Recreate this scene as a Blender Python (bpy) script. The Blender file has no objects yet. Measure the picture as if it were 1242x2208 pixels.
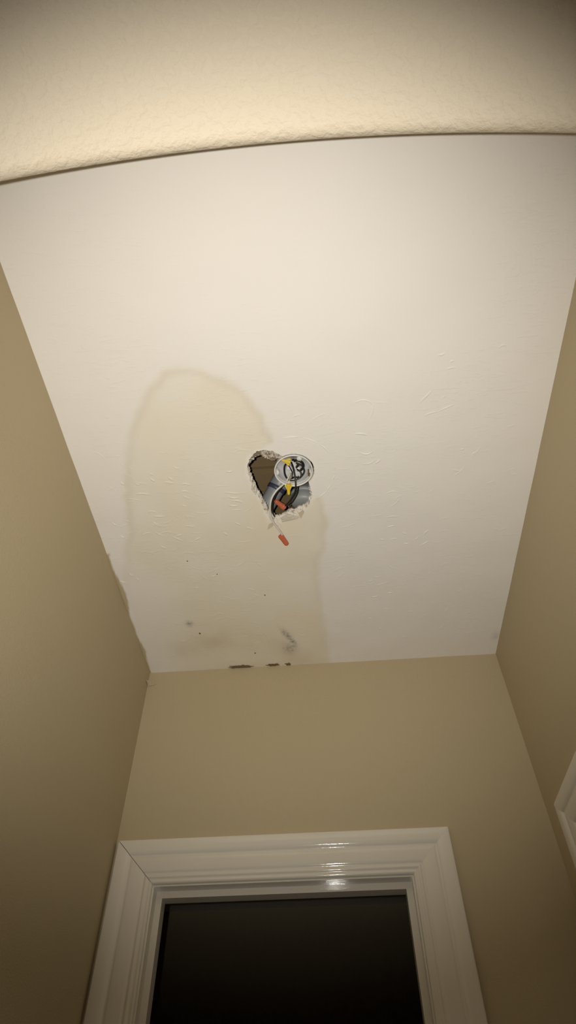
import bpy, bmesh, math, random
import numpy as np
from mathutils import Vector, Matrix, noise
from mathutils.geometry import delaunay_2d_cdt

random.seed(7)
rng = np.random.default_rng(7)
scene = bpy.context.scene
COL = scene.collection

# ------------------------------------------------------------------ camera, world, flash, exposure
CAM = Vector((0.0, 0.0, 1.40))
cam_data = bpy.data.cameras.new('camera')
cam_data.sensor_fit = 'VERTICAL'
cam_data.sensor_height = 36.0
cam_data.lens = 1342.1 * 36.0 / 2208.0
cam_data.clip_start = 0.01
camera = bpy.data.objects.new('camera', cam_data)
camera.location = CAM
camera.rotation_euler = (2.4508, 0.0077, 0.0793)
COL.objects.link(camera)
scene.camera = camera

world = bpy.data.worlds.new('world')
scene.world = world
world.use_nodes = True
world.node_tree.nodes['Background'].inputs['Color'].default_value = (1.0, 0.80, 0.58, 1)
world.node_tree.nodes['Background'].inputs['Strength'].default_value = 0.03

# the phone's flash, just up and to the left of its lens
flash_data = bpy.data.lights.new('phone_flash', 'SPOT')
flash_data.energy = 70.0
flash_data.color = (1.0, 0.972, 0.91)
flash_data.spot_size = math.radians(87)
flash_data.spot_blend = 1.0
flash_data.shadow_soft_size = 0.0035
flash = bpy.data.objects.new('phone_flash', flash_data)
cam_rot = camera.rotation_euler.to_matrix()
flash.location = CAM + cam_rot @ Vector((-0.025, 0.008, 0.0))
flash.rotation_euler = (cam_rot @ Matrix.Rotation(math.radians(3.0), 3, 'X') @ Matrix.Rotation(math.radians(0.8), 3, 'Y')).to_euler()
COL.objects.link(flash)

scene.view_settings.view_transform = 'Standard'
scene.view_settings.look = 'None'
scene.view_settings.gamma = 1.0
scene.view_settings.use_curve_mapping = False
scene.view_settings.exposure = 0.0

# ------------------------------------------------------------------ dimensions (metres)
XL, XR, YB, ZC = -0.581, 0.5477, 1.6794, 2.65      # hallway: left, right, back wall, ceiling
YA0, YA1 = -0.06, 0.14                             # arch wall thickness

# ------------------------------------------------------------------ helpers
def link_mesh(name, verts, faces, mat, parent=None, smooth=False):
    me = bpy.data.meshes.new(name)
    me.from_pydata([tuple(v) for v in verts], [], [tuple(f) for f in faces])
    bm = bmesh.new(); bm.from_mesh(me)
    bmesh.ops.recalc_face_normals(bm, faces=bm.faces)
    bm.to_mesh(me); bm.free()
    if smooth:
        for p in me.polygons: p.use_smooth = True
    if mat is not None: me.materials.append(mat)
    o = bpy.data.objects.new(name, me)
    COL.objects.link(o)
    if parent is not None: o.parent = parent
    return o

def tag(o, label=None, cat=None, group=None, kind=None):
    if label: o['label'] = label
    if cat: o['category'] = cat
    if group: o['group'] = group
    if kind: o['kind'] = kind
    return o

def empty(name, loc):
    o = bpy.data.objects.new(name, None)
    o.empty_display_size = 0.02
    o.location = loc
    COL.objects.link(o)
    return o

class MB:
    """collects shapes in world coordinates; build() links them as one mesh object"""
    def __init__(self): self.v, self.f = [], []
    def add(self, v, f):
        n = len(self.v); self.v += [tuple(p) for p in v]; self.f += [tuple(i + n for i in q) for q in f]
        return self
    def box(self, x0, x1, y0, y1, z0, z1):
        v = [(x, y, z) for z in (z0, z1) for y in (y0, y1) for x in (x0, x1)]
        return self.add(v, [(0, 1, 3, 2), (4, 6, 7, 5), (0, 4, 5, 1), (2, 3, 7, 6), (0, 2, 6, 4), (1, 5, 7, 3)])
    def build(self, name, mat, parent=None, smooth=False):
        off = parent.matrix_world.translation if False else (parent_world(parent) if parent else Vector((0, 0, 0)))
        return link_mesh(name, [Vector(p) - off for p in self.v], self.f, mat, parent, smooth)

def parent_world(o):
    t = Vector((0, 0, 0))
    while o is not None:
        t += o.location; o = o.parent
    return t

def catmull(pts, sub=6):
    P = [Vector(p) for p in pts]
    P = [P[0] * 2 - P[1]] + P + [P[-1] * 2 - P[-2]]
    out = []
    for i in range(1, len(P) - 2):
        a, b, c, d = P[i - 1:i + 3]
        for k in range(sub):
            t = k / sub
            out.append(0.5 * ((2 * b) + (c - a) * t + (2 * a - 5 * b + 4 * c - d) * t * t + (3 * b - a - 3 * c + d) * t ** 3))
    out.append(P[-2])
    return out

def sweep(path, radii, n=10, cap=True):
    """tube along path; radii is a number or a list"""
    if not hasattr(radii, '__len__'): radii = [radii] * len(path)
    v, f = [], []
    t0 = (path[1] - path[0]).normalized()
    u = t0.orthogonal().normalized()
    for i, p in enumerate(path):
        t = (path[min(i + 1, len(path) - 1)] - path[max(i - 1, 0)]).normalized()
        u = (u - t * u.dot(t)).normalized()
        w = t.cross(u)
        for k in range(n):
            a = 2 * math.pi * k / n
            v.append(p + (u * math.cos(a) + w * math.sin(a)) * radii[i])
    for i in range(len(path) - 1):
        for k in range(n):
            f.append((i * n + k, i * n + (k + 1) % n, (i + 1) * n + (k + 1) % n, (i + 1) * n + k))
    if cap:
        f.append(tuple(range(n - 1, -1, -1)))
        f.append(tuple(range(len(v) - n, len(v))))
    return v, f

def lathe(profile, centre, n=40, axis=None, closed=False):
    """profile of (radius, height) turned about the axis (default world up) through centre"""
    ax = Vector(axis).normalized() if axis else Vector((0, 0, 1))
    u = ax.orthogonal().normalized(); w = ax.cross(u); c = Vector(centre)
    v, f = [], []
    for r, h in profile:
        for k in range(n):
            a = 2 * math.pi * k / n
            v.append(c + ax * h + (u * math.cos(a) + w * math.sin(a)) * r)
    m = len(profile)
    for i in range(m if closed else m - 1):
        j = (i + 1) % m
        for k in range(n):
            f.append((i * n + k, i * n + (k + 1) % n, j * n + (k + 1) % n, j * n + k))
    if not closed:
        f.append(tuple(range(n - 1, -1, -1))); f.append(tuple(range((m - 1) * n, m * n)))
    return v, f

# ------------------------------------------------------------------ materials
def new_mat(name, base, rough=0.6, metallic=0.0, spec=0.5):
    m = bpy.data.materials.new(name); m.use_nodes = True
    b = m.node_tree.nodes['Principled BSDF']
    b.inputs['Base Color'].default_value = (*base, 1)
    b.inputs['Roughness'].default_value = rough
    b.inputs['Metallic'].default_value = metallic
    b.inputs['Specular IOR Level'].default_value = spec
    return m

def nd(m, kind, **kw):
    n = m.node_tree.nodes.new(kind)
    for k, v in kw.items():
        if k in n.inputs: n.inputs[k].default_value = v
        else: setattr(n, k, v)
    return n

def lk(m, a, b): m.node_tree.links.new(a, b)

def add_noise(m, scale, detail, bump, dist, tint=0.0, stretch=(1, 1, 1)):
    """object-space noise: gentle colour mottling and fine relief"""
    b = m.node_tree.nodes['Principled BSDF']
    tc = nd(m, 'ShaderNodeTexCoord'); mp = nd(m, 'ShaderNodeMapping')
    mp.inputs['Scale'].default_value = stretch
    lk(m, tc.outputs['Object'], mp.inputs['Vector'])
    n1 = nd(m, 'ShaderNodeTexNoise', Scale=scale, Detail=detail)
    lk(m, mp.outputs['Vector'], n1.inputs['Vector'])
    bp = nd(m, 'ShaderNodeBump', Strength=bump, Distance=dist)
    lk(m, n1.outputs['Fac'], bp.inputs['Height']); lk(m, bp.outputs['Normal'], b.inputs['Normal'])
    if tint:
        base = tuple(b.inputs['Base Color'].default_value)
        n2 = nd(m, 'ShaderNodeTexNoise', Scale=3.0, Detail=3.0)
        lk(m, tc.outputs['Object'], n2.inputs['Vector'])
        mx = nd(m, 'ShaderNodeMix', data_type='RGBA')
        lk(m, n2.outputs['Fac'], mx.inputs[0])
        mx.inputs[6].default_value = tuple(c * (1 - tint) for c in base[:3]) + (1,)
        mx.inputs[7].default_value = tuple(min(1, c * (1 + tint)) for c in base[:3]) + (1,)
        lk(m, mx.outputs[2], b.inputs['Base Color'])
    return m

M = {}
M['wall'] = add_noise(new_mat('beige_wall_paint', (0.49, 0.405, 0.255), 0.62, spec=0.3), 260, 3, 0.25, 0.002, 0.03)
M['soffit'] = new_mat('cream_textured_plaster', (0.68, 0.585, 0.44), 0.7, spec=0.3)
def plaster_relief(m):
    b = m.node_tree.nodes['Principled BSDF']
    tc = nd(m, 'ShaderNodeTexCoord')
    a = nd(m, 'ShaderNodeTexNoise', Scale=95.0, Detail=4.0, Roughness=0.55)
    c = nd(m, 'ShaderNodeTexNoise', Scale=240.0, Detail=3.0)
    lk(m, tc.outputs['Object'], a.inputs['Vector']); lk(m, tc.outputs['Object'], c.inputs['Vector'])
    r = nd(m, 'ShaderNodeMapRange', **{'From Min': 0.42, 'From Max': 0.62}); lk(m, a.outputs['Fac'], r.inputs['Value'])
    s = nd(m, 'ShaderNodeMath', operation='MULTIPLY_ADD'); s.inputs[1].default_value = 0.35
    lk(m, c.outputs['Fac'], s.inputs[0]); lk(m, r.outputs['Result'], s.inputs[2])
    bp = nd(m, 'ShaderNodeBump', Strength=0.36, Distance=0.0022)
    lk(m, s.outputs[0], bp.inputs['Height']); lk(m, bp.outputs['Normal'], b.inputs['Normal'])
plaster_relief(M['soffit'])
M['trim'] = add_noise(new_mat('glossy_white_trim_paint', (0.77, 0.72, 0.62), 0.085, spec=0.5), 220, 3, 0.16, 0.0010, 0.0, (0.16, 1, 1))
M['trim_side'] = add_noise(new_mat('glossy_white_trim_paint_legs', (0.77, 0.72, 0.62), 0.2, spec=0.5), 90, 3, 0.14, 0.0012, 0.0, (1, 1, 0.12))
M['gypsum'] = add_noise(new_mat('broken_gypsum', (0.62, 0.56, 0.46), 0.9, spec=0.1), 190, 4, 0.9, 0.003, 0.12)
def torn_edge(m, lo, hi, scale):
    b = m.node_tree.nodes['Principled BSDF']; tc = nd(m, 'ShaderNodeTexCoord')
    n = nd(m, 'ShaderNodeTexNoise', Scale=scale, Detail=4.0, Roughness=0.65); lk(m, tc.outputs['Object'], n.inputs['Vector'])
    r = nd(m, 'ShaderNodeMapRange', **{'From Min': lo, 'From Max': hi}); lk(m, n.outputs['Fac'], r.inputs['Value'])
    x = nd(m, 'ShaderNodeMix', data_type='RGBA'); lk(m, r.outputs['Result'], x.inputs[0])
    x.inputs[6].default_value = (0.27, 0.215, 0.15, 1); x.inputs[7].default_value = (0.74, 0.68, 0.58, 1)
    bp = nd(m, 'ShaderNodeBump', Strength=0.9, Distance=0.003); lk(m, n.outputs['Fac'], bp.inputs['Height'])
    lk(m, x.outputs[2], b.inputs['Base Color']); lk(m, bp.outputs['Normal'], b.inputs['Normal'])
M['torn'] = new_mat('torn_gypsum_and_paper', (0.6, 0.55, 0.45), 0.9, spec=0.1); torn_edge(M['torn'], 0.33, 0.46, 70.0)
M['torn_paper'] = new_mat('brown_torn_paper_edge', (0.4, 0.33, 0.24), 0.9, spec=0.1); torn_edge(M['torn_paper'], 0.47, 0.60, 85.0)
M['paper'] = add_noise(new_mat('torn_drywall_paper', (0.50, 0.42, 0.30), 0.9, spec=0.1), 160, 4, 0.6, 0.002, 0.15)
M['wood'] = add_noise(new_mat('rough_attic_wood', (0.24, 0.17, 0.085), 0.85, spec=0.15), 40, 5, 0.4, 0.003, 0.22, (0.1, 1, 1))
M['floor'] = add_noise(new_mat('red_brown_floor_wood', (0.26, 0.10, 0.05), 0.4), 30, 5, 0.15, 0.001, 0.2, (1, 0.08, 1))
M['plastic_white'] = new_mat('white_box_plastic', (0.78, 0.76, 0.72), 0.35)
M['plastic_grey'] = add_noise(new_mat('pale_grey_box_inside', (0.56, 0.55, 0.53), 0.45), 60, 3, 0.1, 0.001, 0.1)
M['wire_black'] = new_mat('black_wire_insulation', (0.012, 0.011, 0.010), 0.4)
M['wire_white'] = new_mat('white_wire_insulation', (0.62, 0.59, 0.52), 0.45)
M['copper'] = new_mat('bare_copper', (0.72, 0.58, 0.30), 0.35, 0.6)
M['yellow'] = new_mat('yellow_cap_plastic', (0.74, 0.53, 0.035), 0.4)
M['red'] = new_mat('orange_red_cap_plastic', (0.52, 0.125, 0.058), 0.45)
M['pipe'] = add_noise(new_mat('grey_conduit_plastic', (0.27, 0.27, 0.265), 0.4), 30, 3, 0.05, 0.001, 0.08)
M['coupling_shade'] = new_mat('dark_blue_grey_coupling_shade', (0.055, 0.055, 0.10), 0.45)  # dark colour for the shadow at the coupling's edge
M['pipe_pale'] = add_noise(new_mat('pale_grey_green_fitting', (0.33, 0.345, 0.325), 0.45), 30, 3, 0.05, 0.001, 0.06)
M['rust'] = add_noise(new_mat('rusty_screw', (0.16, 0.10, 0.045), 0.7, 0.3), 300, 3, 0.4, 0.001, 0.3)
M['chip'] = add_noise(new_mat('dark_exposed_joint', (0.17, 0.12, 0.065), 0.9, spec=0.1), 200, 4, 0.6, 0.002, 0.4)
M['brass'] = new_mat('brass_handle', (0.60, 0.42, 0.16), 0.3, 1.0)

# ------------------------------------------------------------------ measured outlines and wire paths (metres)
HOLE_OUT = [(-0.1610, 0.8858), (-0.1585, 0.8714), (-0.1528, 0.8574), (-0.1429, 0.8439), (-0.1301, 0.8351), (-0.1146, 0.8330), (-0.0985, 0.8364), (-0.0884, 0.8414), (-0.0785, 0.8494), (-0.0720, 0.8562)]
HOLE_OUT2 = [(-0.0103, 0.9452), (-0.0101, 0.9545), (-0.0070, 0.9687), (-0.0085, 0.9874), (-0.0146, 1.0077), (-0.0242, 1.0215), (-0.0310, 1.0281), (-0.0412, 1.0490), (-0.0498, 1.0516), (-0.0576, 1.0456), (-0.0787, 1.0548), (-0.0949, 1.0636), (-0.0982, 1.0724), (-0.1114, 1.0747), (-0.1204, 1.0664), (-0.1240, 1.0459), (-0.1312, 1.0287), (-0.1351, 1.0055), (-0.1414, 0.9824), (-0.1498, 0.9565), (-0.1557, 0.9328), (-0.1595, 0.9097)]
HOLE_IN = [(-0.1586, 0.8860), (-0.1547, 0.8731), (-0.1471, 0.8659), (-0.1369, 0.8536), (-0.1238, 0.8527), (-0.1139, 0.8607), (-0.1018, 0.8698), (-0.0924, 0.8717), (-0.0774, 0.8638)]
HOLE_IN2 = [(-0.0116, 0.9466), (-0.0131, 0.9557), (-0.0101, 0.9716), (-0.0116, 0.9903), (-0.0183, 1.0064), (-0.0299, 1.0187), (-0.0433, 1.0231), (-0.0540, 1.0320), (-0.0665, 1.0293), (-0.0813, 1.0389), (-0.0909, 1.0471), (-0.1050, 1.0475), (-0.1146, 1.0407), (-0.1210, 1.0279), (-0.1305, 0.9978), (-0.1365, 0.9781), (-0.1448, 0.9522), (-0.1513, 0.9271), (-0.1556, 0.9056)]
BOXC = [(-0.0482, 0.9007)]
STAIN = [(-0.4297, 0.7718), (-0.3954, 0.7060), (-0.3555, 0.6494), (-0.3122, 0.6101), (-0.2761, 0.6015), (-0.2351, 0.6118), (-0.1948, 0.6293), (-0.1590, 0.6513), (-0.1297, 0.6979), (-0.1082, 0.7456), (-0.1024, 0.7778), (-0.0836, 0.8231), (-0.0183, 0.8974), (0.0160, 0.9858), (0.0224, 1.0119), (0.0272, 1.0786), (0.0224, 1.1337), (0.0027, 1.2199), (-0.0033, 1.2892), (0.0002, 1.3970), (0.0093, 1.5325), (0.0158, 1.6912), (-0.5831, 1.6900), (-0.5742, 1.4345), (-0.5674, 1.2639), (-0.5281, 1.1292), (-0.4972, 1.0470), (-0.4886, 0.9811), (-0.4667, 0.8830), (-0.4473, 0.8148)]
CIRC = [(0.0131, 0.8128), (0.0358, 0.8399), (0.0546, 0.8962), (0.0552, 0.9347), (0.0451, 0.9586), (0.0189, 0.9938)]
SPOTS = [(-0.4079, 1.4465), (-0.3833, 1.4949), (-0.1182, 1.5185), (-0.1084, 1.5419), (-0.0956, 1.5659), (-0.1212, 1.5916), (-0.1003, 1.5887), (-0.3653, 1.1838), (-0.2909, 1.2416), (-0.1648, 1.3393), (-0.2237, 1.6060), (0.5364, 1.5902)]
CHIPS = [(-0.3072, 1.6691), (-0.2450, 1.6722), (-0.1908, 1.6796), (-0.1528, 1.6805), (-0.1299, 1.6801), (-0.1146, 1.6790)]
BROWN = [(-0.4418, 1.5676), (-0.3194, 1.5437), (-0.2031, 1.5540), (-0.1186, 1.5965), (-0.0776, 1.6480)]
LEFTEDGE = [(-0.5839, 1.2123), (-0.5713, 1.2626), (-0.5709, 1.3378), (-0.5803, 1.3992)]
W_WHITE = [(-0.0584, 0.9282, 2.6800), (-0.0680, 0.9386, 2.6620), (-0.0793, 0.9409, 2.6480), (-0.0946, 0.9488, 2.6380), (-0.1082, 0.9646, 2.6280), (-0.1146, 0.9876, 2.6220), (-0.1152, 1.0123, 2.6170), (-0.1097, 1.0338, 2.6130), (-0.0991, 1.0555, 2.6120), (-0.0925, 1.0722, 2.6120), (-0.0889, 1.0834, 2.6120)]
W_BLACK_A = [(-0.0669, 0.9416, 2.6700), (-0.0815, 0.9529, 2.6600), (-0.0981, 0.9719, 2.6520), (-0.1085, 0.9964, 2.6480), (-0.1122, 1.0188, 2.6480), (-0.1106, 1.0387, 2.6520), (-0.1066, 1.0559, 2.6620)]
W_BLACK_B = [(-0.0534, 0.9026, 2.6900), (-0.0490, 0.9067, 2.6700), (-0.0462, 0.9239, 2.6520), (-0.0456, 0.9407, 2.6420), (-0.0503, 0.9611, 2.6370), (-0.0618, 0.9821, 2.6370), (-0.0743, 0.9993, 2.6400), (-0.0811, 1.0060, 2.6410)]
W_SHADOW_B = [(-0.0424, 0.9382, 2.6750), (-0.0437, 0.9508, 2.6550), (-0.0486, 0.9730, 2.6480), (-0.0601, 0.9942, 2.6460), (-0.0725, 1.0092, 2.6460), (-0.0802, 1.0103, 2.6430)]
W_BLACK_D = [(-0.0592, 0.8909, 2.6720), (-0.0682, 0.8975, 2.6740), (-0.0717, 0.9092, 2.6720), (-0.0711, 0.9259, 2.6700), (-0.0643, 0.9388, 2.6680), (-0.0499, 0.9446, 2.6680), (-0.0347, 0.9397, 2.6720), (-0.0239, 0.9283, 2.6760), (-0.0228, 0.9191, 2.6800), (-0.0287, 0.9094, 2.6840), (-0.0416, 0.9023, 2.6860)]
W_BLACK_E = [(-0.0461, 0.8973, 2.6880), (-0.0362, 0.8939, 2.6840), (-0.0257, 0.9008, 2.6820), (-0.0240, 0.9129, 2.6820), (-0.0321, 0.9228, 2.6820), (-0.0403, 0.9175, 2.6840), (-0.0344, 0.9051, 2.6870)]
W_BLACK_F = [(-0.0617, 0.8909, 2.6660), (-0.0570, 0.9017, 2.6660), (-0.0524, 0.9185, 2.6680), (-0.0541, 0.9350, 2.6720), (-0.0500, 0.9489, 2.6800)]
W_BLACK_G = [(-0.0572, 0.9438, 2.6760), (-0.0467, 0.9356, 2.6720), (-0.0371, 0.9395, 2.6720), (-0.0305, 0.9339, 2.6740), (-0.0334, 0.9243, 2.6800), (-0.0432, 0.9240, 2.6850)]
W_BARE = [(-0.0524, 0.9330, 2.6900), (-0.0573, 0.9286, 2.6720), (-0.0607, 0.9332, 2.6580), (-0.0631, 0.9415, 2.6510)]
N_Y1 = [(-0.0553, 0.8864, 2.6680), (-0.0763, 0.8781, 2.6680)]
N_Y2 = [(-0.0638, 0.9399, 2.6510), (-0.0652, 0.9659, 2.6400)]
N_R1 = [(-0.0800, 1.0085, 2.6420), (-0.1010, 0.9830, 2.6400)]
N_R2 = [(-0.0960, 1.0773, 2.6120), (-0.0816, 1.1062, 2.6080)]
PIPE = [(-0.1513, 1.0922, 2.7200), (-0.1311, 1.0744, 2.7450), (-0.1015, 1.0443, 2.7800), (-0.0746, 1.0149, 2.8100)]
PIPE2 = [(-0.0373, 1.0795, 2.7350), (-0.0341, 1.0390, 2.7350), (-0.0316, 1.0126, 2.7350)]
BAND = [(-0.2351, 1.0448, 2.8700), (-0.0946, 1.0567, 2.8700), (-0.2379, 1.0656, 2.8700), (-0.1907, 1.1495, 2.8700), (-0.0184, 1.2059, 2.8700), (-0.1450, 0.9977, 2.8700), (-0.0799, 1.2317, 2.8700)]
FLAP1 = [(-0.1304, 1.0800, 2.6450), (-0.1262, 1.0676, 2.6500), (-0.1103, 1.0639, 2.6500), (-0.1142, 1.0772, 2.6480)]
FLAP2 = [(-0.0933, 1.0460, 2.6510), (-0.0720, 1.0346, 2.6510), (-0.0451, 1.0494, 2.6500), (-0.0554, 1.0510, 2.6490), (-0.0894, 1.0598, 2.6490)]
EAR = [(-0.0857, 0.9025, 2.6520), (-0.0117, 0.9148, 2.6520), (-0.0948, 0.8973, 2.6500)]
STROKES = [(-0.405,0.892,-0.394,0.903),(-0.404,0.880,-0.396,0.884),(-0.359,0.893,-0.349,0.903),(-0.374,0.908,-0.351,0.913),(-0.331,0.919,-0.310,0.923),(-0.342,0.860,-0.327,0.869),(-0.446,0.906,-0.435,0.909),(-0.453,0.939,-0.418,0.944),(-0.438,1.002,-0.413,1.005),(-0.425,1.015,-0.394,1.019),(-0.430,1.034,-0.415,1.043),(-0.433,1.045,-0.412,1.051),(-0.432,1.069,-0.411,1.086),(-0.398,1.070,-0.390,1.078),(-0.389,1.090,-0.363,1.108),(-0.377,1.089,-0.360,1.084),(-0.428,1.120,-0.414,1.132),(-0.459,1.141,-0.453,1.153),(-0.340,1.019,-0.331,1.028),(-0.343,0.984,-0.331,0.989),(-0.348,1.055,-0.322,1.060),(-0.335,0.942,-0.320,0.944),(-0.216,1.056,-0.200,1.067),(-0.187,1.073,-0.171,1.081),(-0.251,1.087,-0.240,1.099),(-0.331,1.108,-0.314,1.099),(-0.227,0.953,-0.185,0.960),(-0.223,0.994,-0.199,0.998),(-0.212,0.981,-0.186,0.990),(-0.222,0.965,-0.192,0.971),(-0.220,1.013,-0.192,1.013),(-0.183,0.878,-0.160,0.877),(-0.214,0.888,-0.199,0.888),(-0.539,1.026,-0.526,1.040),(-0.527,1.074,-0.517,1.081),(-0.572,1.245,-0.557,1.256),(-0.537,1.214,-0.530,1.229),(-0.522,1.237,-0.516,1.249),(-0.210,1.308,-0.192,1.320),(-0.197,1.332,-0.181,1.344),(-0.311,1.253,-0.293,1.247),(-0.366,1.292,-0.350,1.296),(-0.480,0.897,-0.474,0.907),(-0.465,1.079,-0.444,1.072),(0.195,1.155,0.215,1.152),(0.228,1.126,0.238,1.135),(0.261,1.158,0.272,1.143),(0.288,1.142,0.299,1.126),(0.279,1.182,0.302,1.165),(0.207,1.103,0.187,1.107),(0.168,1.147,0.180,1.150),(0.233,1.170,0.248,1.171),(0.145,1.374,0.167,1.369),(0.158,1.328,0.196,1.315),(0.186,1.432,0.201,1.435),(0.134,1.470,0.150,1.471),(0.169,1.518,0.176,1.526),(0.183,1.072,0.218,1.071),(0.181,0.994,0.211,0.990),(0.141,1.311,0.149,1.305),(0.193,1.365,0.208,1.365),(0.258,1.450,0.271,1.451),(0.253,0.734,0.278,0.705),(0.104,0.806,0.133,0.811),(0.285,0.620,0.300,0.617),(0.313,0.639,0.322,0.637),(0.350,0.949,0.372,0.923),(0.388,0.891,0.397,0.883),(0.153,0.895,0.165,0.884),(0.264,0.772,0.296,0.762),(0.296,0.762,0.331,0.746),(0.114,0.859,0.148,0.859),(0.118,0.892,0.153,0.883),(0.414,0.614,0.431,0.611),(0.357,0.873,0.367,0.871),(0.105,0.722,0.147,0.731),(0.306,0.655,0.327,0.652)]

# ------------------------------------------------------------------ outlines on the ceiling
BOX = Vector((-0.0482, 0.9007, ZC)); BOX_R = 0.048
def resample(pts, n):
    P = np.array(pts, float); d = np.r_[0, np.cumsum(np.linalg.norm(np.diff(P, axis=0), axis=1))]
    t = np.linspace(0, d[-1], n); return np.c_[np.interp(t, d, P[:, 0]), np.interp(t, d, P[:, 1])]
def arc_pts(r, a0, a1, n):
    a = np.radians(np.linspace(a0, a1, n)); return np.c_[BOX.x + r * np.cos(a), BOX.y + r * np.sin(a)]
def ragged(P, amp):
    Q = P.copy()
    for i, (x, y) in enumerate(P):
        Q[i] += amp * np.array([noise.noise((x * 240, y * 240, 1.3)) + 0.6 * noise.noise((x * 600, y * 600, 2.2)),
                                noise.noise((x * 240, y * 240, 7.7)) + 0.6 * noise.noise((x * 600, y * 600, 9.1))])
    return Q
NA, NC, NB = 44, 44, 120
out_ring = np.vstack([ragged(resample(HOLE_OUT, NA), 0.0022), ragged(arc_pts(0.0512, -116, 46, NC), 0.0006)[1:], ragged(resample(HOLE_OUT2 + HOLE_OUT[:1], NB), 0.0026)[1:-1]])
in_ring = np.vstack([ragged(resample(HOLE_IN, NA), 0.0030), ragged(arc_pts(0.0497, -118, 48, NC), 0.0005)[1:], ragged(resample(HOLE_IN2 + HOLE_IN[:1], NB), 0.0034)[1:-1]])
NR = len(out_ring)

def in_poly(P, poly):
    x, y = P[:, 0], P[:, 1]; inside = np.zeros(len(P), bool); n = len(poly)
    for i in range(n):
        x0, y0 = poly[i]; x1, y1 = poly[(i + 1) % n]
        if y0 == y1: continue
        c = ((y0 > y) != (y1 > y)) & (x < (x1 - x0) * (y - y0) / (y1 - y0) + x0)
        inside ^= c
    return inside
def dist_poly(P, poly, closed=True):
    poly = np.array(poly); best = np.full(len(P), 1e9); n = len(poly)
    for i in range(n if closed else n - 1):
        a = poly[i]; b = poly[(i + 1) % n]; d = b - a
        t = np.clip(((P - a) @ d) / (d @ d + 1e-12), 0, 1)
        best = np.minimum(best, np.linalg.norm(P - a - t[:, None] * d, axis=1))
    return best
def nz(P, s, seed=0.0, oct=3):
    return np.array([noise.fractal((x * s, y * s, seed), 1.0, 2.0, oct) for x, y in P])

# ------------------------------------------------------------------ ceiling with its broken hole
def grid(x0, x1, y0, y1, s):
    X, Y = np.meshgrid(np.arange(x0, x1, s), np.arange(y0, y1, s)); return np.c_[X.ravel(), Y.ravel()]
CX0, CX1, CY0, CY1 = XL - 0.02, XR + 0.02, 0.05, YB + 0.02
fine = [(-0.19, 0.03, 0.80, 1.11, 0.0035), (-0.45, -0.36, 1.41, 1.52, 0.004), (-0.15, -0.06, 1.49, 1.63, 0.003),
        (XL - 0.006, XL + 0.026, 1.15, YB + 0.01, 0.004)]
pts = grid(CX0 + 0.004, CX1 - 0.004, CY0 + 0.004, CY1 - 0.004, 0.009)
for x0, x1, y0, y1, s in fine:
    pts = pts[~((pts[:, 0] > x0 - s / 2) & (pts[:, 0] < x1 + s / 2) & (pts[:, 1] > y0 - s / 2) & (pts[:, 1] < y1 + s / 2))]
    pts = np.vstack([pts, grid(x0, x1, y0, y1, s)])
pts = pts[(pts[:, 0] > CX0) & (pts[:, 0] < CX1) & (pts[:, 1] > CY0) & (pts[:, 1] < CY1)]
pts = pts[~in_poly(pts, out_ring) & (dist_poly(pts, out_ring) > 0.0016)]
corner = np.array([(CX0, CY0), (CX1, CY0), (CX1, CY1), (CX0, CY1)])
allp = np.vstack([out_ring, corner, pts])
edges = [(i, (i + 1) % NR) for i in range(NR)] + [(NR + i, NR + (i + 1) % 4) for i in range(4)]
cv, _, cf, _, _, _ = delaunay_2d_cdt([Vector(p) for p in allp], edges, [], 0, 1e-7, False)
CP = np.array([tuple(v) for v in cv])
tri = np.array([tuple(f) for f in cf if len(f) == 3])
cen = CP[tri].mean(axis=1)
tri = tri[~in_poly(cen, out_ring)]

# stain, marks and texture masks of the ceiling paint
sd = dist_poly(CP, STAIN); ins = in_poly(CP, STAIN); sd = np.where(ins, sd, -sd)
wob = nz(CP, 22, 3.0) * 0.008
sd = sd + wob
r_box = np.hypot(CP[:, 0] + 0.050, CP[:, 1] - 0.905)
fill = np.clip(sd / 0.03 + 0.25, 0, 1)
ring_w = 0.5 + 0.5 * nz(CP, 6, 8.0, 2)
edge_line = np.exp(-((sd - 0.008) / 0.010) ** 2)
low = np.clip((CP[:, 1] - 0.9) / 0.7, 0, 1)
patch = np.clip((0.104 - r_box) / 0.006, 0, 1)
left_fade = np.clip((CP[:, 0] + 0.60) / 0.16, 0, 1)
side_fade = np.clip(1.25 - np.clip((-0.33 - CP[:, 0]) / 0.2, 0, 1) * np.clip((CP[:, 1] - 0.95) / 0.35, 0, 1), 0.25, 1)
fill = fill * (0.42 + 0.2 * low + 0.30 * nz(CP, 5, 5.0, 3)) * (1 - patch) * (0.4 + 0.6 * left_fade) * side_fade
edge_line = edge_line * (1 - patch) * side_fade * np.clip(1.1 - 0.7 * low, 0, 1) * (0.55 + 0.6 * ring_w)
bd = dist_poly(CP, BROWN, False)
brown = np.exp(-(bd / 0.05) ** 2) * (0.55 + 0.5 * nz(CP, 12, 1.0)) * 0.8
joint = np.exp(-((YB - CP[:, 1]) / 0.03) ** 2) * np.exp(-((CP[:, 0] + 0.22) / 0.18) ** 2) * 0.5
mould = np.zeros(len(CP))
def spot(x, y, rx, ry, ang, amt, rough):
    global mould
    ca, sa = math.cos(ang), math.sin(ang)
    dx, dy = CP[:, 0] - x, CP[:, 1] - y
    u, v = (dx * ca + dy * sa) / rx, (-dx * sa + dy * ca) / ry
    near = (u * u + v * v) < 9
    m = np.zeros(len(CP)); m[near] = np.exp(-(u[near] ** 2 + v[near] ** 2)) * np.clip(0.75 + rough * nz(CP[near], 140, 4.0), 0, 1.4)
    mould = np.maximum(mould, amt * m)
spot(-0.4079, 1.4465, 0.011, 0.013, 0.0, 0.62, 0.6)
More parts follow.
